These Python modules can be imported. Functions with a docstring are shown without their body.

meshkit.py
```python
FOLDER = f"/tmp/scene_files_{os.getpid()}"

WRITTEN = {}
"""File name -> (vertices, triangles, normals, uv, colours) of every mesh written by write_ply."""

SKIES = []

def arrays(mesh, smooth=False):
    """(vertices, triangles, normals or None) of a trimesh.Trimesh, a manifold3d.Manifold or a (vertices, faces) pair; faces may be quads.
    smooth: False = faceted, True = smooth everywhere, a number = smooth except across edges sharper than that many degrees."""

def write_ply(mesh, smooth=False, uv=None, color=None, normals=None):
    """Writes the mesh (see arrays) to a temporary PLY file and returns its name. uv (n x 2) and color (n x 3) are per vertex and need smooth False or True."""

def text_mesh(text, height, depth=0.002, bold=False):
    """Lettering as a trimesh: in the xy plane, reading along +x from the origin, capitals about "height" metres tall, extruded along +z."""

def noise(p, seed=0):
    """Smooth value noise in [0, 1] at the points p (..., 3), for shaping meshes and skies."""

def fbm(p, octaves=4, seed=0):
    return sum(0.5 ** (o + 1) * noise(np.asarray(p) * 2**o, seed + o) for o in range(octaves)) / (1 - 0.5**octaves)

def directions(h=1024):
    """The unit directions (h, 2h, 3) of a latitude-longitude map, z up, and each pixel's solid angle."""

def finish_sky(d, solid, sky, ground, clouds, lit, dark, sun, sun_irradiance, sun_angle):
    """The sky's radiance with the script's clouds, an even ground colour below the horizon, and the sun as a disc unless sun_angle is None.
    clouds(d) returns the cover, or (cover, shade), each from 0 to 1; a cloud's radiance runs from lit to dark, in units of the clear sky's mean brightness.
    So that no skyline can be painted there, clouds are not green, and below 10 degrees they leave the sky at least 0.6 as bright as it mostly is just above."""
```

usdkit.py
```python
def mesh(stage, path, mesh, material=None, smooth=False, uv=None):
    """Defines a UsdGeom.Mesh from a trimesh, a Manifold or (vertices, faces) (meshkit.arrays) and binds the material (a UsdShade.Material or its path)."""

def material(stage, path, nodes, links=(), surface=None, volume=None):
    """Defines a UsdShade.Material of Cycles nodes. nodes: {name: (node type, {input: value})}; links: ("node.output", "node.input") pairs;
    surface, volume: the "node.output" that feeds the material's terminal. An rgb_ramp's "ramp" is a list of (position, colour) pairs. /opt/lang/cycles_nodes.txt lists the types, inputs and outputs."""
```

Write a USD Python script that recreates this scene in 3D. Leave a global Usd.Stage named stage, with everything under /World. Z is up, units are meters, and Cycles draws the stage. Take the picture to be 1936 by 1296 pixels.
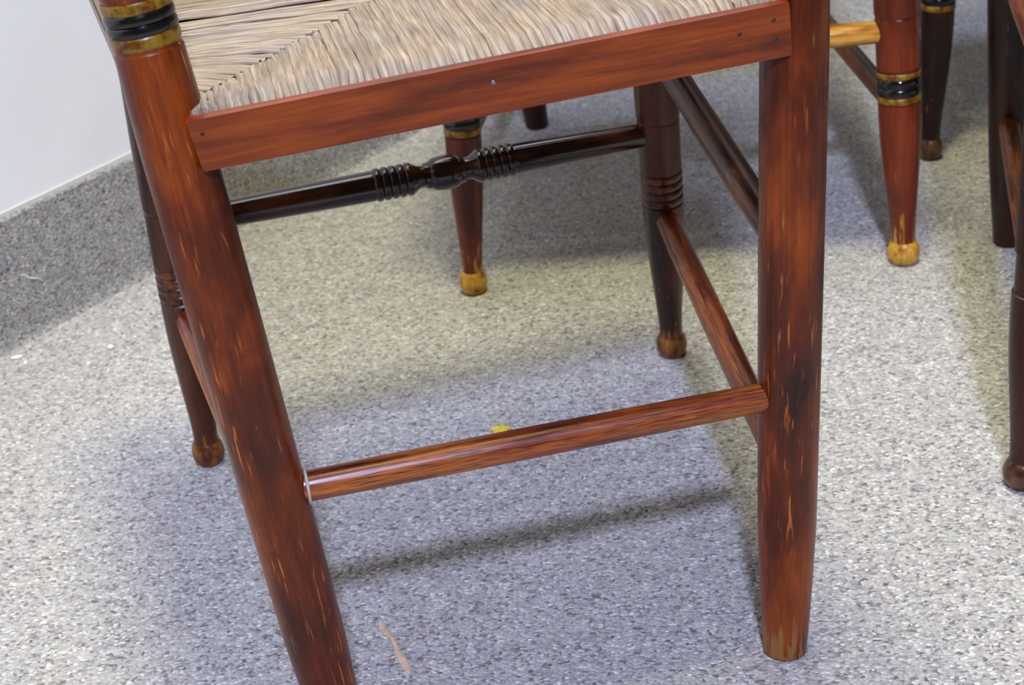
import math, random
import numpy as np, trimesh, usdkit, meshkit
from scipy.spatial import cKDTree
from pxr import Usd, UsdGeom, UsdLux, UsdShade, Gf, Sdf, Vt

stage = Usd.Stage.CreateInMemory()
UsdGeom.SetStageUpAxis(stage, UsdGeom.Tokens.z)
UsdGeom.Xform.Define(stage, '/World'); UsdGeom.Scope.Define(stage, '/World/Looks')

# ------------------------------------------------------------------ camera, lights, exposure
EXPOSURE = 0.0
CAM_H, PITCH, ROLL, FOCAL_PX = 0.78594, 0.5253, -0.1090, 3150.5
c_, s_ = math.cos(PITCH), math.sin(PITCH)
FW = np.array([0, c_, -s_]); UP0 = np.array([0, s_, c_]); RT0 = np.array([1., 0, 0])
RT = RT0 * math.cos(ROLL) + UP0 * math.sin(ROLL); UPV = -RT0 * math.sin(ROLL) + UP0 * math.cos(ROLL)
cam = UsdGeom.Camera.Define(stage, '/World/camera')
cam.CreateHorizontalApertureAttr(23.6); cam.CreateVerticalApertureAttr(23.6 * 1296 / 1936)
cam.CreateFocalLengthAttr(FOCAL_PX / 1936 * 23.6)
cam.CreateFStopAttr(9.0); cam.CreateFocusDistanceAttr(1.06)
cam.CreateClippingRangeAttr(Gf.Vec2f(0.02, 100)); cam.CreateExposureAttr(EXPOSURE)
cm = Gf.Matrix4d(1); cm.SetRow(0, Gf.Vec4d(*RT, 0)); cm.SetRow(1, Gf.Vec4d(*UPV, 0)); cm.SetRow(2, Gf.Vec4d(*(-FW), 0)); cm.SetRow(3, Gf.Vec4d(0, 0, CAM_H, 1))
cam.AddTransformOp().Set(cm)


def rect_light(name, pos, target, w, h, color, watts_per_m2, up=(0, 1, 0)):
    l = UsdLux.RectLight.Define(stage, '/World/' + name)
    l.CreateWidthAttr(w); l.CreateHeightAttr(h); l.CreateColorAttr(Gf.Vec3f(*color)); l.CreateIntensityAttr(watts_per_m2)
    p, t = np.array(pos, float), np.array(target, float)
    z = (p - t) / np.linalg.norm(p - t); x = np.cross(up, z)
    x = x / np.linalg.norm(x); y = np.cross(z, x)
    m = Gf.Matrix4d(1)
    for i, r in enumerate((x, y, z)): m.SetRow(i, Gf.Vec4d(*map(float, r), 0))
    m.SetRow(3, Gf.Vec4d(*map(float, p), 1)); l.AddTransformOp().Set(m)
    return l


# unseen lamps: cool key above and behind the camera, others over and beyond the chairs
rect_light('unseen_cool_key', (0.08, -0.95, 2.32), (0.0, 1.1, 0.2), 0.19, 0.17, (0.59, 0.65, 0.98), 850.0, up=(0, 0, 1))  # out of view, placed to cast the rear stretcher shadow
WARM = (1.0, 0.96, 0.60)
rect_light('unseen_warm_panel', (0.16, 1.06, 2.66), (0.16, 1.06, 0), 0.42, 0.42, WARM, 84.0)  # unseen overhead lamp, lights the carpet around the seat shadow
rect_light('unseen_cool_panel', (0.1, 1.62, 2.66), (0.1, 1.62, 0), 1.5, 0.6, (0.90, 0.92, 1.0), 7.0)  # out of view overhead, placed for the front stretcher highlight
rect_light('unseen_wall_light', (-0.0088, 1.9389, 1.62), (0.7273, 1.2620, 1.62), 1.1, 0.66, (0.82, 0.84, 1.0), 6.5, up=(0, 0, 1))  # unseen cool source at the left wall, lights the front stretcher top

# ------------------------------------------------------------------ helpers
COUNT = {}


def numbered(path):
    k = COUNT.get(path, -1) + 1; COUNT[path] = k
    return path if k == 0 else f'{path}_{k:03d}'


def tag(prim, label=None, cat=None, group=None, kind=None):
    for k, v in (('label', label), ('category', cat), ('group', group), ('kind', kind)):
        if v: prim.SetCustomDataByKey(k, v)
    return prim


def obj(name, mesh, mat, parent='/World', rest=None, smooth=38, **kw):
    """One Mesh prim under parent; rest = local coordinates per vertex of the mesh, for the grain."""
    path = numbered(f'{parent}/{name}')
    v0 = np.asarray(mesh[0] if isinstance(mesh, tuple) else mesh.vertices, float)
    v, f, n = meshkit.arrays(mesh, smooth)
    m = usdkit.mesh(stage, path, (v, f), mat)
    if n is not None:
        m.CreateNormalsAttr(Vt.Vec3fArray.FromNumpy(n.astype(np.float32))); m.SetNormalsInterpolation('vertex')
    r = v if rest is None else np.asarray(rest)[cKDTree(v0).query(v)[1]]
    UsdGeom.PrimvarsAPI(m).CreatePrimvar('rest', Sdf.ValueTypeNames.Float3Array, 'vertex').Set(Vt.Vec3fArray.FromNumpy(r.astype(np.float32)))
    tag(m.GetPrim(), **kw)
    return path


def turned(path, prof, n=40, off=0.0, caps=True):
    """A turned bar: centre line path (k x 3), prof = [(length along it, radius)]. Returns (vertices, faces), rest."""
    path = np.asarray(path, float)
    seg = np.linalg.norm(np.diff(path, axis=0), axis=1); S = np.r_[0, np.cumsum(seg)]
    prof = np.asarray(prof, float)
    ss = np.unique(np.r_[prof[:, 0], np.linspace(prof[0, 0], prof[-1, 0], max(3, 3 * len(path)))]) if len(path) > 2 else np.unique(prof[:, 0])
    rr = np.interp(ss, prof[:, 0], prof[:, 1])
    cen = np.stack([np.interp(ss, S, path[:, k]) for k in range(3)], 1)
    for side, end in ((0, -1), (-1, 0)):   # run past the ends of the centre line in a straight line
        d = (path[0] - path[1]) / seg[0] if side == 0 else (path[-1] - path[-2]) / seg[-1]
        ex = np.maximum(-ss, 0) if side == 0 else np.maximum(ss - S[-1], 0)
        cen = cen + ex[:, None] * d
    t = np.gradient(cen, axis=0) if len(ss) > 2 else np.repeat([cen[1] - cen[0]], 2, 0)
    t /= np.linalg.norm(t, axis=1)[:, None]
    ref = np.array([0, 1., 0]) if abs(t[0][2]) > 0.6 else np.array([0, 0, 1.])
    a = np.cross(ref, t); a /= np.linalg.norm(a, axis=1)[:, None]; b = np.cross(t, a)
    th = np.arange(n) / n * 2 * math.pi
    V = cen[:, None] + rr[:, None, None] * (np.cos(th)[None, :, None] * a[:, None] + np.sin(th)[None, :, None] * b[:, None])
    R = np.stack([rr[:, None] * np.cos(th) + off, rr[:, None] * np.sin(th) + 0.37 * off, np.repeat(ss[:, None], n, 1)], -1)
    V, R = V.reshape(-1, 3), R.reshape(-1, 3)
    i = np.arange(len(ss) - 1)[:, None] * n; j = np.arange(n)[None]; k = (j + 1) % n
    q = np.stack([i + j, i + k, i + n + k, i + n + j], -1).reshape(-1, 4)
    F = np.vstack([q[:, [0, 1, 2]], q[:, [0, 2, 3]]])
    if caps:
        m = len(V); V = np.vstack([V, cen[0], cen[-1]]); R = np.vstack([R, [off, .37 * off, ss[0]], [off, .37 * off, ss[-1]]])
        jj = np.arange(n); kk = (jj + 1) % n; L = (len(ss) - 1) * n
        F = np.vstack([F, np.stack([np.full(n, m), kk, jj], 1), np.stack([np.full(n, m + 1), L + jj, L + kk], 1)])
    return (V, F), R


def bead(a, b, r0, r1, k=7):
    """A half-round bead of the profile between a and b standing from r0 to r1."""
    u = np.linspace(0, 1, k)
    return [(a + (b - a) * x, r0 + (r1 - r0) * math.sqrt(max(0, 1 - (2 * x - 1) ** 2))) for x in u]


def plank(corners8, off=0.0, chamfer=0.0012, axis=0):
    """A chamfered board: hull of its eight corners (4 at one end, 4 at the other), each rounded by three points."""
    C = np.asarray(corners8, float); cen = C.mean(0); pts = []
    nb = {0: (1, 3, 4), 1: (0, 2, 5), 2: (1, 3, 6), 3: (2, 0, 7), 4: (5, 7, 0), 5: (4, 6, 1), 6: (5, 7, 2), 7: (6, 4, 3)}
    for i in range(8):
        for j in nb[i]:
            d = C[j] - C[i]; pts.append(C[i] + d / np.linalg.norm(d) * chamfer)
    h = trimesh.convex.convex_hull(np.array(pts))
    v = np.asarray(h.vertices)
    L = C[4:].mean(0) - C[:4].mean(0); L /= np.linalg.norm(L)
    a = C[1] - C[0]; a -= L * (a @ L); a /= np.linalg.norm(a); b = np.cross(L, a)
    d = v - C[0]
    return h, np.stack([d @ a + off, d @ b + .3 * off, d @ L], 1)


# ------------------------------------------------------------------ materials
def lin(r, g, b):
    return tuple(((x / 255 + .055) / 1.055) ** 2.4 if x > 10 else x / 255 / 12.92 for x in (r, g, b))


def wood(name, dark, mid, light, rough=0.3, mottle=(28, 28, 7), pores=0.0, pore_col=(18, 8, 5), scratch=0.69, scratch_col=(196, 104, 34), grain=0.35, foot=None, foot_col=(150, 96, 34), edges=(.36, .5, .66), seed=0.0, bumpy=0.12, spec=.38):
    P = f'/World/Looks/{name}'
    N = {'at': ('attribute', {'attribute': 'rest'}),
         'm1': ('mapping', {'location': (seed, seed * .7, seed * 1.3), 'scale': mottle}), 'n1': ('noise_texture', {'scale': 1.0, 'detail': 4.0, 'roughness': .55, 'distortion': .3}),
         'r1': ('rgb_ramp', {'ramp': [(edges[0], lin(*dark)), (edges[1], lin(*mid)), (edges[2], lin(*light))]}),
         'm2': ('mapping', {'location': (seed, 1, 0), 'scale': (520, 520, 14)}), 'n2': ('noise_texture', {'scale': 1.0, 'detail': 3.0, 'roughness': .6}),
         'r2': ('rgb_ramp', {'ramp': [(.3, (1 - grain,) * 3), (.55, (1, 1, 1)), (.75, (1 + .4 * grain,) * 3)]}),
         'mul': ('mix', {'mix_type': 'multiply', 'fac': 1.0}),
         'm3': ('mapping', {'location': (3 + seed, 1, 2), 'scale': (430, 430, 40)}), 'n3': ('noise_texture', {'scale': 1.0, 'detail': 2.0}),
         'm4': ('mapping', {'location': (seed, 5, 1), 'scale': (55, 55, 11)}), 'n4': ('noise_texture', {'scale': 1.0, 'detail': 2.0}),
         'r3': ('rgb_ramp', {'ramp': [(scratch - .03, (0, 0, 0)), (scratch + .04, (1, 1, 1))]}),
         'r4': ('rgb_ramp', {'ramp': [(.52, (0, 0, 0)), (.62, (.85, .85, .85))]}),
         'scr': ('math', {'math_type': 'multiply'}),
         'mixs': ('mix', {'color2': lin(*scratch_col)}),
         'bump': ('bump', {'strength': bumpy, 'distance': .0006}),
         'rr': ('map_range', {'from_min': .3, 'from_max': .7, 'to_min': rough - .08, 'to_max': rough + .12}),
         'p': ('principled_bsdf', {'specular_ior_level': spec})}
    Lk = [('at.vector', f'm{i}.vector') for i in (1, 2, 3, 4)] + [(f'm{i}.vector', f'n{i}.vector') for i in (1, 2, 3, 4)] + [
        ('n1.fac', 'r1.fac'), ('n2.fac', 'r2.fac'), ('r1.color', 'mul.color1'), ('r2.color', 'mul.color2'),
        ('n3.fac', 'r3.fac'), ('n4.fac', 'r4.fac'), ('r3.color', 'scr.value1'), ('r4.color', 'scr.value2'),
        ('scr.value', 'mixs.fac'), ('mul.color', 'mixs.color1'), ('n2.fac', 'bump.height'), ('n1.fac', 'rr.value'), ('rr.result', 'p.roughness'), ('bump.normal', 'p.normal')]
    last = 'mixs.color'
    if pores:
        N.update({'m5': ('mapping', {'location': (seed, 2, 4), 'scale': (1300, 1300, 42)}), 'n5': ('noise_texture', {'scale': 1.0, 'detail': 2.0, 'roughness': .6}),
                  'r5': ('rgb_ramp', {'ramp': [(.5, (0, 0, 0)), (.62, (pores,) * 3)]}), 'mixp': ('mix', {'color2': lin(*pore_col)})})
        Lk += [('at.vector', 'm5.vector'), ('m5.vector', 'n5.vector'), ('n5.fac', 'r5.fac'), ('r5.color', 'mixp.fac'), (last, 'mixp.color1')]
        last = 'mixp.color'
    if foot:
        N.update({'sz': ('separate_xyz', {}), 'fz': ('map_range', {'from_min': foot, 'from_max': 0.0, 'to_min': 0.0, 'to_max': 1.0, 'clamp': True}),
                  'm6': ('mapping', {'location': (seed, 2, 9), 'scale': (260, 260, 30)}), 'n6': ('noise_texture', {'scale': 1.0, 'detail': 3.0, 'roughness': .65}),
                  'fa': ('math', {'math_type': 'multiply_add', 'value2': .28}), 'rf': ('rgb_ramp', {'ramp': [(.66, (0, 0, 0)), (.76, (.9, .9, .9))]}), 'mixf': ('mix', {'color2': lin(*foot_col)})})
        Lk += [('at.vector', 'sz.vector'), ('sz.z', 'fz.value'), ('at.vector', 'm6.vector'), ('m6.vector', 'n6.vector'), ('fz.result', 'fa.value1'), ('n6.fac', 'fa.value3'),
               ('fa.value', 'rf.fac'), ('rf.color', 'mixf.fac'), (last, 'mixf.color1')]
        last = 'mixf.color'
    return usdkit.material(stage, P, N, Lk + [(last, 'p.base_color')], surface='p.BSDF')


def plain(name, col, rough=.5, noise=None, spec=.5, metallic=0.0):
    N = {'p': ('principled_bsdf', {'base_color': lin(*col), 'roughness': rough, 'specular_ior_level': spec, 'metallic': metallic})}; L = []
    if noise:
        N.update({'g': ('geometry', {}), 'n': ('noise_texture', {'scale': noise[0], 'detail': 4.0}), 'r': ('rgb_ramp', {'ramp': [(.35, lin(*noise[1])), (.65, lin(*noise[2]))]})})
        L = [('g.position', 'n.vector'), ('n.fac', 'r.fac'), ('r.color', 'p.base_color')]
    return usdkit.material(stage, f'/World/Looks/{name}', N, L, surface='p.BSDF')


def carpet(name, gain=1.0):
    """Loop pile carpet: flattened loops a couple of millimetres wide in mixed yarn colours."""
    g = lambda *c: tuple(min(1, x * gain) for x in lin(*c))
    pal = [(0, g(112, 108, 108)), (.065, g(158, 154, 152)), (.2, g(186, 182, 179)), (.45, g(205, 200, 195)), (.62, g(178, 172, 170)), (.70, g(222, 217, 210)), (.86, g(196, 190, 182)), (.90, g(150, 118, 112)), (.925, g(146, 146, 166)), (.95, g(235, 230, 224)), (1, g(240, 236, 230))]
    N = {'g': ('geometry', {}), 'mp': ('mapping', {'scale': (345, 490, 490)}),
         'nw': ('noise_texture', {'scale': 260.0, 'detail': 1.0}), 'add': ('vector_math', {'math_type': 'multiply_add', 'vector2': (1.1, 1.1, 1.1)}),
         'v': ('voronoi_texture', {'scale': 1.0, 'feature': 'f1', 'randomness': 1.0}), 'sep': ('separate_color', {}),
         'pal': ('rgb_ramp', {'ramp': pal}), 'edge': ('rgb_ramp', {'ramp': [(.35, (1, 1, 1)), (.65, (.88, .88, .88)), (.98, (.52, .52, .52))]}), 'm': ('mix', {'mix_type': 'multiply', 'fac': 1.0}),
         'n2': ('noise_texture', {'scale': 70.0, 'detail': 3.0}), 'r2': ('rgb_ramp', {'ramp': [(.3, (.845, .865, .86)), (.7, (1.05, 1.07, 1.05))]}), 'm2': ('mix', {'mix_type': 'multiply', 'fac': 1.0}),
         'bump': ('bump', {'strength': .75, 'distance': .0022, 'invert': True}), 'p': ('principled_bsdf', {'roughness': .95, 'specular_ior_level': .1, 'sheen_weight': .15, 'sheen_roughness': .5})}
    L = [('g.position', 'mp.vector'), ('g.position', 'nw.vector'), ('nw.color', 'add.vector1'), ('mp.vector', 'add.vector3'), ('add.vector', 'v.vector'),
         ('v.color', 'sep.color'), ('sep.r', 'pal.fac'), ('v.distance', 'edge.fac'), ('pal.color', 'm.color1'), ('edge.color', 'm.color2'),
         ('g.position', 'n2.vector'), ('n2.fac', 'r2.fac'), ('m.color', 'm2.color1'), ('r2.color', 'm2.color2'), ('m2.color', 'p.base_color'), ('v.distance', 'bump.height'), ('bump.normal', 'p.normal')]
    return usdkit.material(stage, f'/World/Looks/{name}', N, L, surface='p.BSDF')


def rush(name, a, b, c):
    N = {'at': ('attribute', {'attribute': 'rest'}), 'm1': ('mapping', {'scale': (900, 900, 30)}), 'n1': ('noise_texture', {'scale': 1.0, 'detail': 3.0, 'roughness': .6}),
         'm2': ('mapping', {'scale': (90, 90, 40)}), 'n2': ('noise_texture', {'scale': 1.0, 'detail': 3.0}),
         'r': ('rgb_ramp', {'ramp': [(.28, lin(*a)), (.5, lin(*b)), (.72, lin(*c))]}),
         'r2': ('rgb_ramp', {'ramp': [(.3, (.72, .68, .62)), (.65, (1.05, 1.03, 1.0))]}), 'm': ('mix', {'mix_type': 'multiply', 'fac': 1.0}), 'g': ('geometry', {}), 'n3': ('noise_texture', {'scale': 26.0, 'detail': 3.0}), 'r3': ('rgb_ramp', {'ramp': [(.36, (.92, .93, .98)), (.62, (1.06, .98, .86))]}), 'mm': ('mix', {'mix_type': 'multiply', 'fac': 1.0}),
         'bump': ('bump', {'strength': .5, 'distance': .0008}), 'p': ('principled_bsdf', {'roughness': .42, 'specular_ior_level': .5})}
    L = [('at.vector', 'm1.vector'), ('m1.vector', 'n1.vector'), ('at.vector', 'm2.vector'), ('m2.vector', 'n2.vector'), ('n1.fac', 'r.fac'), ('n2.fac', 'r2.fac'), ('r.color', 'm.color1'), ('r2.color', 'm.color2'),
         ('g.position', 'n3.vector'), ('n3.fac', 'r3.fac'), ('m.color', 'mm.color1'), ('r3.color', 'mm.color2'), ('mm.color', 'p.base_color'), ('n1.fac', 'bump.height'), ('bump.normal', 'p.normal')]
    return usdkit.material(stage, f'/World/Looks/{name}', N, L, surface='p.BSDF')


M = dict(
    carpet=carpet('carpet'), cove=carpet('cove_carpet_shaded', .74),  # cove is the floor carpet darkened for shade on the upright face
    wall=plain('wall_paint', (238, 238, 235), .6, (14.0, (236, 236, 233), (240, 240, 237))),
    wall_dim=plain('unseen_wall_dimmed', (112, 109, 104), .7),  # unseen walls, colour darkened to hold down bounce light
    cap=plain('cap_cream', (214, 213, 204), .6),
    ceiling=plain('unseen_ceiling_dimmed', (100, 99, 97), .9),  # unseen ceiling, greyed to lower the ambient light
    post=wood('post_wood', (46, 15, 4), (96, 34, 5), (142, 62, 9), .30, mottle=(30, 30, 11), scratch=.635, foot=.05, foot_col=(150, 104, 52), edges=(.29, .5, .66), spec=.34),
    post_dark=wood('post_dark_wood', (24, 8, 4), (44, 15, 6), (70, 27, 9), .36, mottle=(30, 30, 12), scratch=.72, edges=(.32, .5, .7), seed=12.0),
    leg=wood('leg_wood', (32, 12, 5), (60, 24, 8), (94, 42, 12), .32, scratch=.72, foot=.06, foot_col=(150, 92, 30), seed=4.0),
    leg_red=wood('leg_red_wood', (66, 21, 6), (100, 33, 8), (128, 48, 12), .28, scratch=.74, foot=.07, foot_col=(196, 136, 44), seed=9.0),
    foot=wood('foot_wood', (78, 36, 13), (128, 70, 24), (160, 104, 40), .35, mottle=(120, 120, 90), scratch=.75, seed=2.0),
    foot_dark=wood('foot_dark_wood', (50, 28, 12), (84, 50, 20), (110, 70, 28), .25, mottle=(90, 90, 70), scratch=.8, seed=3.5, spec=.6),
    foot_bare=wood('foot_bare_wood', (132, 78, 22), (196, 142, 44), (214, 164, 66), .35, mottle=(110, 110, 80), scratch=.8, edges=(.30, .42, .6), seed=6.0),
    rail=wood('rail_wood', (94, 33, 5), (130, 51, 7), (154, 70, 13), .27, mottle=(70, 70, 9), scratch=.76, scratch_col=(190, 120, 70), grain=.3, seed=1.0),
    oak=wood('oak_stretcher_wood', (104, 36, 7), (146, 60, 12), (190, 106, 26), .30, mottle=(60, 60, 8), pores=.8, scratch=.7, scratch_col=(214, 150, 60), seed=3.0, bumpy=.3, spec=.65),
    oak_dark=wood('oak_dark_wood', (60, 32, 18), (104, 54, 22), (150, 78, 28), .33, mottle=(60, 60, 8), pores=.8, scratch=.68, scratch_col=(176, 120, 60), seed=7.0, bumpy=.3),
    spindle=wood('turned_stretcher_wood', (20, 9, 6), (40, 17, 9), (94, 46, 16), .12, mottle=(60, 60, 14), scratch=.78, grain=.25, edges=(.36, .52, .74), seed=5.0, bumpy=.04, spec=.6),
    gilt_rail=wood('worn_stretcher_wood', (150, 86, 22), (206, 140, 40), (226, 176, 84), .25, mottle=(120, 120, 16), scratch=.8, seed=8.0),
    gold=wood('gilt_paint', (100, 52, 9), (126, 94, 16), (142, 110, 22), .3, mottle=(130, 130, 150), scratch=.6, scratch_col=(156, 56, 10), edges=(.4, .5, .6), seed=2.5),
    black=wood('black_paint', (10, 8, 8), (14, 11, 10), (18, 12, 10), .14, mottle=(120, 120, 120), scratch=.76, scratch_col=(150, 58, 18), seed=5.5, bumpy=0.0, spec=.6),
    ringwood=wood('ring_wood', (44, 18, 10), (74, 32, 14), (120, 62, 22), .28, mottle=(120, 120, 150), scratch=.75, seed=6.5),
    rush=rush('rush', (98, 84, 70), (142, 128, 114), (172, 160, 148)),
    rush_dark=plain('rush_core', (110, 94, 74), .9),
    pane=plain('pane_white', (232, 236, 240), .08),
    nail=plain('nail_metal', (150, 152, 158), .3, metallic=.8), nail_dark=plain('nail_dark', (48, 30, 24), .5),
    glue=plain('glue', (188, 178, 164), .6),
    lint=plain('lint_white', (238, 238, 234), .9), yellow=plain('yellow_scrap_paper', (226, 208, 74), .6), sliver=plain('sliver_tan', (214, 186, 152), .8, (220.0, (204, 172, 138), (222, 196, 164))),
)

# ------------------------------------------------------------------ the setting
W0 = np.array([-.505, 1.451]); WD = np.array([.67687, .73610]); WN = np.array([.73610, -.67687])   # wall_left line and its normal into the room


def room(u, v, z):
    p = W0 + WD * u + WN * v
    return (p[0], p[1], z)


def slab(u0, u1, v0, v1, z0, z1):
    m = trimesh.creation.box([1, 1, 1]); q = np.asarray(m.vertices) + .5
    m.vertices = np.array([room(u0 + (u1 - u0) * a, v0 + (v1 - v0) * b, z0 + (z1 - z0) * c) for a, b, c in q])
    m.fix_normals()
    return m


U0, U1, V1, HC = -3.2, 3.6, 4.4, 2.7
obj('floor', slab(U0 - .1, U1 + .1, -.1, V1 + .1, -.06, 0), M['carpet'], smooth=False, kind='structure', label='grey speckled loop pile carpet floor')
obj('wall_left', slab(U0, U1, -.1, 0, 0, HC), M['wall'], smooth=False, kind='structure', label='smooth off-white painted wall above a carpet baseboard')
obj('wall_back', slab(U1, U1 + .1, -.1, V1 + .1, 0, HC), M['wall_dim'], smooth=False, kind='structure', label='unseen wall beyond the chairs, darkened to cut bounce light')
obj('wall_right', slab(U0, U1, V1, V1 + .1, 0, HC), M['wall_dim'], smooth=False, kind='structure', label='unseen wall at the right of the room, darkened to cut bounce light')
obj('wall_front', slab(U0 - .1, U0, -.1, V1 + .1, 0, HC), M['wall_dim'], smooth=False, kind='structure', label='unseen wall behind the viewer, darkened to cut bounce light')
obj('ceiling', slab(U0 - .1, U1 + .1, -.1, V1 + .1, HC, HC + .1), M['ceiling'], smooth=False, kind='structure', label='unseen ceiling, darkened to cut bounce light')
# unseen window form, out of view around the cool wall light: frame and pane
wf = [slab(u, u + .05, 0, .03, 1.20, 2.04) for u in (.07, 1.27)] + [slab(.07, 1.32, 0, .03, z, z + .05) for z in (1.20, 1.99)]
win = obj('unseen_window_1', trimesh.util.concatenate(wf), M['cap'], smooth=False, kind='structure', label='unseen white framed window, out of view on the left wall, placed around the cool light')
obj('pane', slab(.12, 1.27, .001, .006, 1.25, 1.99), M['pane'], parent=win, smooth=False)
# carpet baseboard with a small cove at the floor, cream cap strip on its top edge
BH = .129
prof = [(0, 0), (.013, 0), (.0095, .004), (.0078, .010), (.007, .020), (.007, BH - .002), (.0055, BH), (0, BH)]
from shapely.geometry import Polygon
bm = trimesh.creation.extrude_polygon(Polygon(prof), U1 - U0 - .002)
bm.vertices = np.array([room(U0 + .001 + z, x, y) for x, y, z in np.asarray(bm.vertices)]); bm.fix_normals()
base = obj('baseboard_left', bm, M['cove'], smooth=30, kind='structure', label='grey carpet baseboard along the foot of the wall, its colour darkened for shade')
obj('cap_strip', slab(U0 + .001, U1 - .001, 0, 0.0016, BH, BH + .004), M['cap'], parent=base, smooth=False, label='thin cream strip capping the carpet baseboard')

# ------------------------------------------------------------------ chairs
RNG = random.Random(7)
AZ = .4335


def ax(P0, P1, z):
    P0, P1 = np.asarray(P0, float), np.asarray(P1, float)
    return P0 + (P1 - P0) * z / AZ


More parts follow.
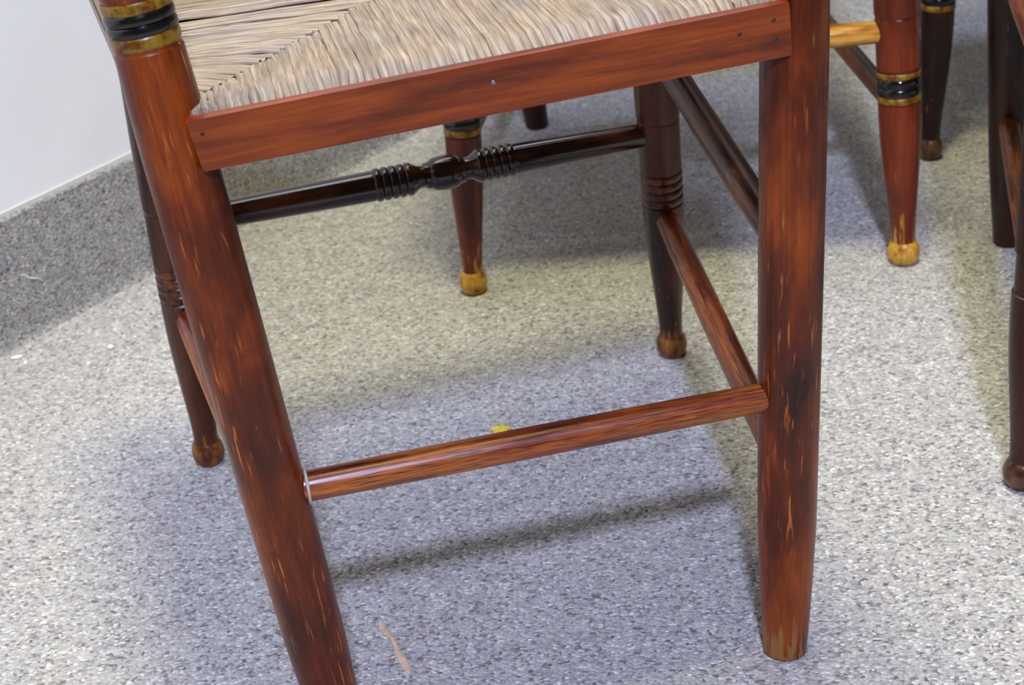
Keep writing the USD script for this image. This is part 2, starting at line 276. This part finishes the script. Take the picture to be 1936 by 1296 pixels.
def rush_cords(J):
    """Every cord of the woven rush seat: four triangles of cords meeting on diagonal seams. Returns [(vertices, faces), rest]."""
    xl0, xl1, yr, yf = J['seat']      # half widths rear / front, rear and front y
    zt = J['ztop']; cords = []; pitch = .0046
    rng = np.random.default_rng(11)
    cx, cy = 0.0, (yr + yf) * .5 - .004
    hw = lambda y: xl0 + (xl1 - xl0) * (y - yr) / (yf - yr)

    def zsurf(d, x):
        return zt(x) + .0012 + .0040 * (1 - math.exp(-d / .010)) - .006 * (1 - math.exp(-d / .09))

    def cord(p, q, rail_d, bend=0.0, r=pitch * .66, front=False):
        k = 9; t = np.linspace(0, 1, k); P = p + (q - p) * t[:, None]
        P[:, 1] += bend * (1 - t ** 2) if bend else 0
        L = np.linalg.norm(q - p)
        wob = rng.normal(0, .00035, (k, 2)); P[:, :2] += wob
        pts = np.array([[x, y, zsurf(rail_d * tt, x)] for (x, y), tt in zip(P, t)])
        pts[:, 2] += rng.normal(0, .00045) + rng.normal(0, .00025, k)
        pts[-1, 2] -= .0004
        rr = r * (1 + rng.normal(0, .07) + rng.normal(0, .05, k)); rr[-1] *= .92; pts[0, 2] -= .003
        d = np.gradient(pts, axis=0); d /= np.linalg.norm(d, axis=1)[:, None]
        s = np.cross(d, [0, 0, 1.]); s /= np.linalg.norm(s, axis=1)[:, None]; u = np.cross(s, d)
        th = np.linspace(-.35, math.pi + .35, 7)
        V = pts[:, None] + rr[:, None, None] * (np.cos(th)[None, :, None] * s[:, None] + (.46 * np.sin(th)[None, :, None] - .36) * u[:, None])
        o = rng.uniform(0, 5)
        R = np.stack([np.repeat((rr * 0)[:, None], 7, 1) + np.cos(th) * r + o, np.repeat((rr * 0)[:, None], 7, 1) + np.sin(th) * r, np.repeat((t * L)[:, None], 7, 1)], -1)
        i = np.arange(k - 1)[:, None] * 7; j = np.arange(6)[None]
        qd = np.stack([i + j, i + j + 1, i + 7 + j + 1, i + 7 + j], -1).reshape(-1, 4)
        cords.append(((V.reshape(-1, 3), np.vstack([qd[:, [0, 1, 2]], qd[:, [0, 2, 3]]])), R.reshape(-1, 3), front))

    a = np.array
    for sgn, y0, w0 in ((1, yr - .0042, xl0 - .012), (-1, yf, xl1 - .008)):      # rear and front triangles
        n = int(2 * w0 / pitch)
        for i in range(n):
            x = -w0 + (i + .5) * 2 * w0 / n
            f = 1 - abs(x) / w0
            ys = y0 + (cy - y0) * f
            cord(a([x, y0]), a([x * (1 - .03 * f), ys]), abs(cy - y0) * f, front=sgn < 0)
    n = int((yf - yr - .01) / pitch)
    for sgn in (-1, 1):                                                  # side triangles
        for i in range(n):
            y = yr + .004 + (i + .5) * (yf - yr - .01) / n
            f = min((y - yr) / (cy - yr), (yf - y) / (yf - cy))
            f = max(0, min(1, f))
            xs = sgn * ((xl0 - .012 + (xl1 - xl0) * (y - yr) / (yf - yr)) * (1 - f) - .005)
            xe = sgn * (hw(y) - .008)
            b = (.016 if y < cy else -.010) * min(1, (1 - f) * 1.3 + .25)
            cord(a([xe, y]), a([xs, y]), abs(xe - xs), bend=b)
    return cords


LEG = [(0, .0085), (.0012, .0106)]


def leg_profile(k, rings):
    p = [(.0225, .0103), (.027, .0102), (.045, .0109), (.07, .0129), (.1, .0153), (.125, .0168), (.15, .0175), (.164, .0175)]
    r0 = .0163
    p += [(.1648, r0), (.197, r0)] if rings else sum([bead(.1655 + i * .0078, .1655 + (i + 1) * .0078, .0162, .0178) for i in range(4)], [])
    p += [(.1975, .0177), (.2440, .0178), (.2462, .0168), (.2485, .0182), (.30, .0186), (.36, .0178), (.4285, .016)]
    return [(a, b * k) for a, b in p]


def make_chair(name, J, mat, real_cords, **kw):
    x = UsdGeom.Xform.Define(stage, numbered(f'/World/{name}'))
    x.AddTranslateOp().Set(Gf.Vec3d(*J['loc'], 0)); x.AddRotateZOp().Set(math.degrees(J['yaw']))
    root = str(x.GetPath()); tag(x.GetPrim(), **kw)
    off = J.get('off', 0.0)
    # ---- back posts
    for i, s in enumerate((-1, 1)):
        P0, P1 = J['rear'][i]
        b = ax(P0, P1, .525)
        path = [P0, ax(P0, P1, .25), b] + [b + np.array([s * .03 * t, dy, t]) for t, dy in ((.06, -.006), (.12, -.02), (.2, -.05), (.27, -.08), (.335, -.112))]
        pk = J.get('post_k', 1.0); prof = [(0, .0138), (.0015, .0151), (.03, .0166), (.06, .0181), (.1, .0196), (.2, .0202), (.3, .0206), (.43, .0206), (.455, .0203), (.478, .0197), (.4915, .0194), (.4928, .0184), (.4940, .0184), (.521, .0184), (.5222, .0183), (.524, .0190), (.56, .0182), (.66, .0165), (.78, .0148), (.84, .0132), (.846, .0115), (.85, .0135), (.858, .0150), (.866, .0128), (.871, .007)]
        m, r = turned(path, [(a, q * pk) for a, q in prof], 48, off + 3 * i)
        p = obj('back_post', m, mat['post'], root, rest=r)
        for nm, a0, a1, key in (('gold_ring', .4946, .5018, 'gold'), ('black_ring', .5018, .5080, 'black'), ('black_ring', .5080, .5142, 'black'), ('gold_ring', .5142, .5206, 'gold')):
            m, r = turned(path, [(a, q * pk) for a, q in bead(a0, a1, 0.0187, .0194 if key == 'gold' else .0197, 9)], 48, off + i, caps=False)
            obj(nm, m, mat[key], p, rest=r, label={'gold_ring': 'worn gold painted ring', 'black_ring': 'glossy black painted ring'}[nm])
    # ---- front legs with ball feet
    for i, s in enumerate((-1, 1)):
        P0, P1 = J['front'][i]; k = J['leg_k'][i]
        m, r = turned([P0, ax(P0, P1, .4285)], leg_profile(k, J['painted']), 40, off + 7 + i)
        p = obj('front_leg', m, mat['leg'], root, rest=r)
        fp = [(0, .0092), (.0008, .0108), (.004, .0126), (.008, .0136), (.012, .0139), (.016, .0134), (.0195, .0121), (.0215, .0112), (.0232, .0098)]
        m, r = turned([P0, ax(P0, P1, .4285)], [(a, q * k) for a, q in fp], 40, off + 2 + i)
        obj('ball_foot', m, mat['foot'], p, rest=r, label=J.get('foot_label'))
        if J['painted'] and not J.get('plain_rings'):
            for j, (nm, key) in enumerate((('gold_ring', 'gold'), ('black_ring', 'black'), ('black_ring', 'black'), ('gold_ring', 'gold'))):
                m, r = turned([P0, ax(P0, P1, .4285)], [(a, q * k) for a, q in bead(*((.1651, .1718), (.1718, .1800), (.1800, .1890), (.1890, .1950))[j], .0172, .0183, 9)], 40, off + j, caps=False)
                obj(nm, m, mat[key], p, rest=r, label={'gold_ring': 'worn gold painted ring', 'black_ring': 'glossy black painted ring'}[nm])
        else:
            for j in range(4):
                m, r = turned([P0, ax(P0, P1, .4285)], bead(.1655 + j * .0078, .1655 + (j + 1) * .0078, .0166, .0180, 9), 40, off + j, caps=False)
                obj('turned_ring', m, mat['ring'], p, rest=r)
    # ---- stretchers
    RL, RR_ = J['rear']; FL, FR = J['front']
    zst = J['zst']

    def bar(nm, A, B, ra, rb, key, o, **kk):
        L = np.linalg.norm(np.asarray(B) - np.asarray(A))
        m, r = turned([A, B], [(0, ra * .96), (L * .25, ra * 1.01), (L * .5, (ra + rb) / 2 * 1.03), (L * .75, rb * 1.01), (L, rb * .96)], 32, off + o)
        return obj(nm, m, mat[key], root, rest=r, **kk)

    A, B = ax(*RL, zst[0]), ax(*RR_, zst[1])
    p = bar('rear_stretcher', A, B, .0100, .0098, 'rear_stretcher', 11, label='plain rear stretcher with open grain')
    if real_cords:
        d = (B - A) / np.linalg.norm(B - A)
        m, r = turned([A, B], [(.0194, .0108), (.0200, .0118), (.0212, .0117), (.0216, .0101)], 32, 0, caps=False)
        g = np.asarray(m[0]); obj('glue_bead', m, M['glue'], p, rest=r, label='pale dried glue round the stretcher joint')
    for i, (R_, F_) in enumerate((J['rear'][0:1] + J['front'][0:1], J['rear'][1:2] + J['front'][1:2])):
        bar('side_stretcher', ax(*R_, J['zus'][0]), ax(*F_, J['zus'][1]), .0105, .0104, 'upper_side', 13 + i, label='upper side stretcher')
        bar('side_stretcher', ax(*R_, J['zls'][0]), ax(*F_, J['zls'][1]), .0100, .0101, 'lower_side', 15 + i, label='lower side stretcher')
    A, B = ax(*FL, J['zfs']), ax(*FR, J['zfs']); L = np.linalg.norm(B - A); c = L * J.get('ball_at', .5)
    pr = [(0, .0098), (c * .35, .0114), (c - .060, .0126)]
    def blk(a, r): return [(a - .0003, r - .0016)] + sum([bead(a + i * .0064, a + (i + 1) * .0064, r - .0016, r, 6) for i in range(5)], [])
    pr += blk(c - .0585, .0138) + [(c - .0255, .0118), (c - .022, .0094), (c - .0175, .0088), (c - .0165, .0104), (c - .013, .0112)] + bead(c - .0125, c + .0125, .0108, .0143, 11) + \
        [(c + .013, .0112), (c + .0165, .0104), (c + .0175, .0088), (c + .022, .0094), (c + .0255, .0118)] + blk(c + .0265, .0138) + [(c + .060, .0126), (L - (L - c) * .35, .0114), (L, .0098)]
    m, r = turned([A, B], pr, 40, off + 19)
    obj('front_stretcher', m, mat['front_stretcher'], root, rest=r, label=J.get('fs_label', 'dark glossy front stretcher with turned rings and centre ball'))
    # ---- seat frame boards
    xl0, xl1, yr, yf = J['seat']; T = .0075
    r0, r1 = J['rail']        # left and right end: (x at top, x at bottom, zbottom, ztop)
    yb_ = J['rail_y']
    c8 = [(r0[0], yb_, r0[3]), (r0[0] + .001, yb_ + T, r0[3]), (r0[1] + .001, yb_ + T, r0[2]), (r0[1], yb_, r0[2]), (r1[0], yb_, r1[3]), (r1[0], yb_ + T, r1[3]), (r1[1], yb_ + T, r1[2]), (r1[1], yb_, r1[2])]
    m, r = plank(c8, off + .4, .0009)
    p = obj('seat_rail', m, mat['rail'], root, rest=r, smooth=25, label='flat rear seat rail nailed across the back posts')
    if real_cords:
        for u, w, key in ((.492, .40, 'nail'), (.912, .42, 'nail_dark'), (.022, .28, 'nail_dark'), (.972, .28, 'nail_dark'), (.975, .66, 'nail_dark')):
            zz = (r0[3] + (r1[3] - r0[3]) * u) - w * .031; xx = r0[0] + (r1[0] - r0[0]) * u
            h = trimesh.creation.icosphere(2, .0013); h.apply_scale([1, .45, 1]); h.apply_translation([xx, yb_, zz])
            obj('nail', h, M[key], p, label='bright nail head' if key == 'nail' else None)
    zt = lambda x: r0[3] + (r1[3] - r0[3]) * (x - r0[0]) / (r1[0] - r0[0])
    J['ztop'] = lambda x: zt(x) - .0005
    for s in (-1, 1):
        za = zt(s * xl0); c8 = []
        for y, w in ((yr + .022, xl0 + (xl1 - xl0) * .08), (yf, xl1)):
            for dx, dz in ((-T, 0), (0, 0), (0, -.026), (-T, -.026)): c8.append((s * (w - .003 + dx), y, za + dz + .0005))
        m, r = plank(c8, off + .8 + s * .1, .001); obj('seat_rail', m, mat['rail'], root, rest=r, smooth=25)
    c8 = []
    for x_ in (-xl1, xl1):
        for dy, dz in ((0, 0), (T, 0), (T, -.031), (0, -.031)): c8.append((x_, yf + .001 + dy, zt(x_) + dz + .0005))
    m, r = plank(c8, off + 1.2, .001); obj('seat_rail', m, mat['rail'], root, rest=r, smooth=25)
    # ---- rush seat: dark core, then the cords
    z0 = zt(0) - .0105; core = []
    for x_, y_ in ((-xl0, yr), (xl0, yr), (xl1, yf), (-xl1, yf)): core += [(x_ * .995, y_, z0), (x_ * .995, y_, z0 + .0075)]
    core.append((0, .5 * (yr + yf), z0 + .0065))
    m = trimesh.convex.convex_hull(np.array(core))
    p = obj('rush_seat', m, M['rush_dark'], root, smooth=False, label='woven rush seat with cords meeting on diagonal seams')
    cords = rush_cords(J)
    if real_cords:
        for m, r, fr in cords:
            if not fr: obj('rush_cord', m, M['rush'], p, rest=r, smooth=True)
        cords = [c for c in cords if c[2]]
    if cords:
        n = 0; V, F, R = [], [], []
        for (v, f), r, _ in cords: V.append(v); F.append(f + n); R.append(r); n += len(v)
        obj('rush_cords', (np.vstack(V), np.vstack(F)), M['rush'], p, rest=np.vstack(R), smooth=True, kind='stuff')
    # ---- back: turned crest rail and two slats
    b0, b1 = [ax(*J['rear'][i], .525) for i in (0, 1)]
    e = lambda i, t, dy: (b0, b1)[i] + np.array([(-1, 1)[i] * .03 * t, dy, t])
    A, B = e(0, .315, -.103), e(1, .315, -.103); L = np.linalg.norm(B - A)
    m, r = turned([A, B], [(0, .011), (L * .2, .013), (L * .3, .017), (L * .36, .0125)] + bead(L * .37, L * .63, .0125, .022, 13) + [(L * .64, .0125), (L * .7, .017), (L * .8, .013), (L, .011)], 32, off + 23)
    obj('crest_rail', m, mat['post'], root, rest=r)
    for t0, t1, d0, d1 in ((.19, .265, -.047, -.078), (.09, .12, -.014, -.021)):
        c8 = []
        for i in (0, 1):
            for t, dy, th in ((t1, d1, 0), (t1, d1, .007), (t0, d0, .007), (t0, d0, 0)): c8.append(e(i, t, dy) + np.array([0, th - .0035, 0]))
        m, r = plank(c8, off + 2 + t0, .0012); obj('back_slat', m, mat['post'], root, rest=r, smooth=25)
    return root


def to_local(P, loc, yaw):
    d = np.asarray(P, float)[:2] - np.asarray(loc); c, s = math.cos(yaw), math.sin(yaw)
    return np.array([c * d[0] + s * d[1], -s * d[0] + c * d[1], P[2]])


# the near chair, its joints measured one by one (an old chair, not quite square)
LA, YA = (.0056, .9016), .1903
tl = lambda P: to_local(P, LA, YA)
JA = dict(loc=LA, yaw=YA,
          rear=[(tl((-.1384, .8305, 0)), tl((-.1741, .8682, AZ))), (tl((.1661, .8892, 0)), tl((.1861, .9352, AZ)))],
          front=[(tl((-.2707, 1.2095, 0)), tl((-.2499, 1.1960, AZ))), (tl((.1446, 1.3049, 0)), tl((.1363, 1.2568, AZ)))],
          leg_k=(1.0, 1.0), painted=False, zst=(.2065, .1985), zus=(.2908, .3123), zls=(.1372, .1510), zfs=.2304, ball_at=.55,
          seat=(.1965, .232, -.0105, .368), rail=((-.1752, -.171, .4235, .4540), (.1722, .1737, .4283, .4605)), rail_y=-.0218)
matA = dict(post=M['post'], leg=M['leg'], foot=M['foot'], ring=M['ringwood'], gold=M['gold'], black=M['black'], rear_stretcher=M['oak'], upper_side=M['oak_dark'], lower_side=M['oak'], front_stretcher=M['spindle'], rail=M['rail'])
make_chair('rush_seat_chair', JA, matA, True, label='nearest reddish brown wooden chair seen from behind with woven rush seat', cat='chair')

# three chairs of the same kind facing the near one
G = dict(a0=.1548, a1=.1832, yb=-.0425, b0=.2118, b1=.1963, D0=.3656, D1=.3278)


def square_joints(loc, yaw, leg_k, off, **more):
    g = G
    return dict(loc=loc, yaw=yaw, off=off, leg_k=leg_k, painted=True, post_k=.9,
                rear=[(np.array([s * g['a0'], g['yb'], 0]), np.array([s * g['a1'], 0, AZ])) for s in (-1, 1)],
                front=[(np.array([s * g['b0'], g['D0'], 0]), np.array([s * g['b1'], g['D1'], AZ])) for s in (-1, 1)],
                zst=(.203, .203), zus=(.2908, .3123), zls=(.137, .154), zfs=.2304,
                seat=(.1965, .232, -.0105, .368), rail=((-.1735, -.171, .4235, .4550), (.1735, .171, .4235, .4550)), rail_y=-.0218, **more)


matC = dict(matA, post=M['post_dark'], leg=M['leg_red'], foot=M['foot_bare'], front_stretcher=M['gilt_rail'], rear_stretcher=M['oak_dark'], lower_side=M['oak_dark'])
make_chair('rush_seat_chair', square_joints((.2097, 1.8119), 3.0576, (1.13, 1.0), 31., foot_label='bare yellowish worn ball foot', fs_label='worn golden front stretcher'), matC, False,
           label='rush seat chair behind the near one with yellowish worn ball feet and gold rings', cat='chair', group=None)
matD = dict(matC, leg=M['post_dark'], foot=M['foot_dark'], front_stretcher=M['spindle'])


def by_front_foot(P, yaw, s=1):
    q = np.array([s * G['b0'], G['D0']]); c, sn = math.cos(yaw), math.sin(yaw)
    return (P[0] - (c * q[0] - sn * q[1]), P[1] - (sn * q[0] + c * q[1]))


make_chair('rush_seat_chair', square_joints(by_front_foot((.4776, 1.6593), 3.02), 3.02, (1.0, 1.0), 47.), matD, False, label='farthest rush seat chair, one dark ball foot showing right of the yellow-footed leg', cat='chair')
make_chair('rush_seat_chair', square_joints((.6445, 1.3834), 3.0054, (1.0, 1.2), 59., plain_rings=True), dict(matD, rear_stretcher=M['oak'], upper_side=M['oak']), False, label='dark chair at the right edge of the picture, only its left legs showing', cat='chair')

# ------------------------------------------------------------------ litter on the carpet
def lump(x, y, sx, sy, sz, seed, rot=0.0):
    m = trimesh.creation.icosphere(3, 1.0); v = np.asarray(m.vertices)
    v = v * (.65 + .6 * meshkit.noise(v * 1.7 + 9, seed))[:, None] * [sx, sy, sz]
    c, s = math.cos(rot), math.sin(rot)
    m.vertices = np.stack([c * v[:, 0] - s * v[:, 1] + x, s * v[:, 0] + c * v[:, 1] + y, v[:, 2]], 1)
    m.vertices[:, 2] -= m.vertices[:, 2].min() + .0002
    return m


obj('lint', lump(-.4830, 1.4300, .0062, .0024, .0016, 3, .25), M['lint'], label='long white lint fleck on the carpet close to the left edge', cat='lint')
obj('lint', lump(-.4720, 1.4165, .0022, .0030, .0018, 5), M['lint'], label='tiny white lint speck just below the long lint fleck', cat='lint')
obj('lint', lump(-.3906, 1.4290, .0032, .0034, .0022, 8, .6), M['lint'], label='round white lint fleck on the carpet nearest the chair leg', cat='lint')
obj('lint', lump(-.4080, 1.4019, .0018, .0022, .0014, 12), M['lint'], label='smallest white lint speck between the other carpet flecks', cat='lint')
# thread caught on the carpet baseboard
tp = np.array([room(u, .0078, z) for u, z in ((.040, .068), (.044, .066), (.048, .061), (.053, .058), (.058, .056), (.060, .053))])
m, r = turned(tp, [(0, .0005), (.012, .0007), (.026, .0005)], 8)
obj('thread', m, M['lint'], rest=r, label='short white thread caught on the darkened carpet baseboard', cat='thread')
# tan sliver: a thin curled shaving lying on the pile
cl = np.array([(-.1186, .9650), (-.1150, .9535), (-.1098, .9440), (-.1062, .9320), (-.1022, .9200), (-.0985, .9095), (-.0972, .9045)])
wd = np.array([.0012, .0028, .0016, .0015, .0029, .0026, .0005]); zc = np.array([.0022, .0018, .0028, .0024, .0020, .0018, .0016])
t = np.linspace(0, 1, 7); tt = np.linspace(0, 1, 31)
from scipy.interpolate import CubicSpline
C = CubicSpline(t, cl)(tt); Wd = np.interp(tt, t, wd); Z = CubicSpline(t, zc)(tt)
D = np.gradient(C, axis=0); D /= np.linalg.norm(D, axis=1)[:, None]; Nn = np.stack([-D[:, 1], D[:, 0]], 1)
ringv = []
for i in range(31):
    for a, z in ((1, 0), (.5, .0007), (-.5, .0007), (-1, 0), (0, -.0009)): ringv.append([*(C[i] + Nn[i] * a * Wd[i]), Z[i] + z])
q = []
for i in range(30):
    for j in range(5): q.append([i * 5 + j, (i + 1) * 5 + j, (i + 1) * 5 + (j + 1) % 5, i * 5 + (j + 1) % 5])
q = np.array(q); F = np.vstack([q[:, [0, 1, 2]], q[:, [0, 2, 3]], [[0, 1, 4], [1, 2, 4], [2, 3, 4], [150, 154, 151], [151, 154, 152], [152, 154, 153]]])
sm = trimesh.Trimesh(np.array(ringv), F, process=False); sm.fix_normals()
obj('wood_sliver', sm, M['sliver'], smooth=30, label='thin curved tan sliver lying on the carpet under the near chair', cat='sliver')
# crumpled yellow scrap
th = np.linspace(0, 2 * math.pi, 25)[:-1]; V = []
for i, rr in enumerate((.001, .0036, .0062, .0078)):
    for k, a in enumerate(th):
        rad = rr * (1 + .3 * math.sin(5 * a + 1) * (i / 3)); z = .0012 + (.0005, .003, .0046, .0022)[i] * (1 + .35 * math.sin(3 * a + i))
        V.append([-.0172 + rad * math.cos(a), 1.2030 + .8 * rad * math.sin(a), z])
V = np.array(V); q = np.array([[i * 24 + k, i * 24 + (k + 1) % 24, (i + 1) * 24 + (k + 1) % 24, (i + 1) * 24 + k] for i in range(3) for k in range(24)])
top = np.vstack([V, V.mean(0) * [1, 1, 0] + [0, 0, .0015]]); n1 = len(top)
F = np.vstack([q[:, [0, 1, 2]], q[:, [0, 2, 3]], [[n1 - 1, k, (k + 1) % 24] for k in range(24)]])
bot = top - [0, 0, .0006]
rim = np.array([[72 + k, 72 + (k + 1) % 24, n1 + 72 + (k + 1) % 24, n1 + 72 + k] for k in range(24)])
F2 = np.vstack([F[:, ::-1] , F + n1, rim[:, [0, 1, 2]], rim[:, [0, 2, 3]]])
ym = trimesh.Trimesh(np.vstack([top, bot]), F2, process=False); ym.fix_normals()
obj('paper_scrap', ym, M['yellow'], smooth=True, label='small crumpled yellow scrap on the carpet behind the rear stretcher', cat='paper scrap')
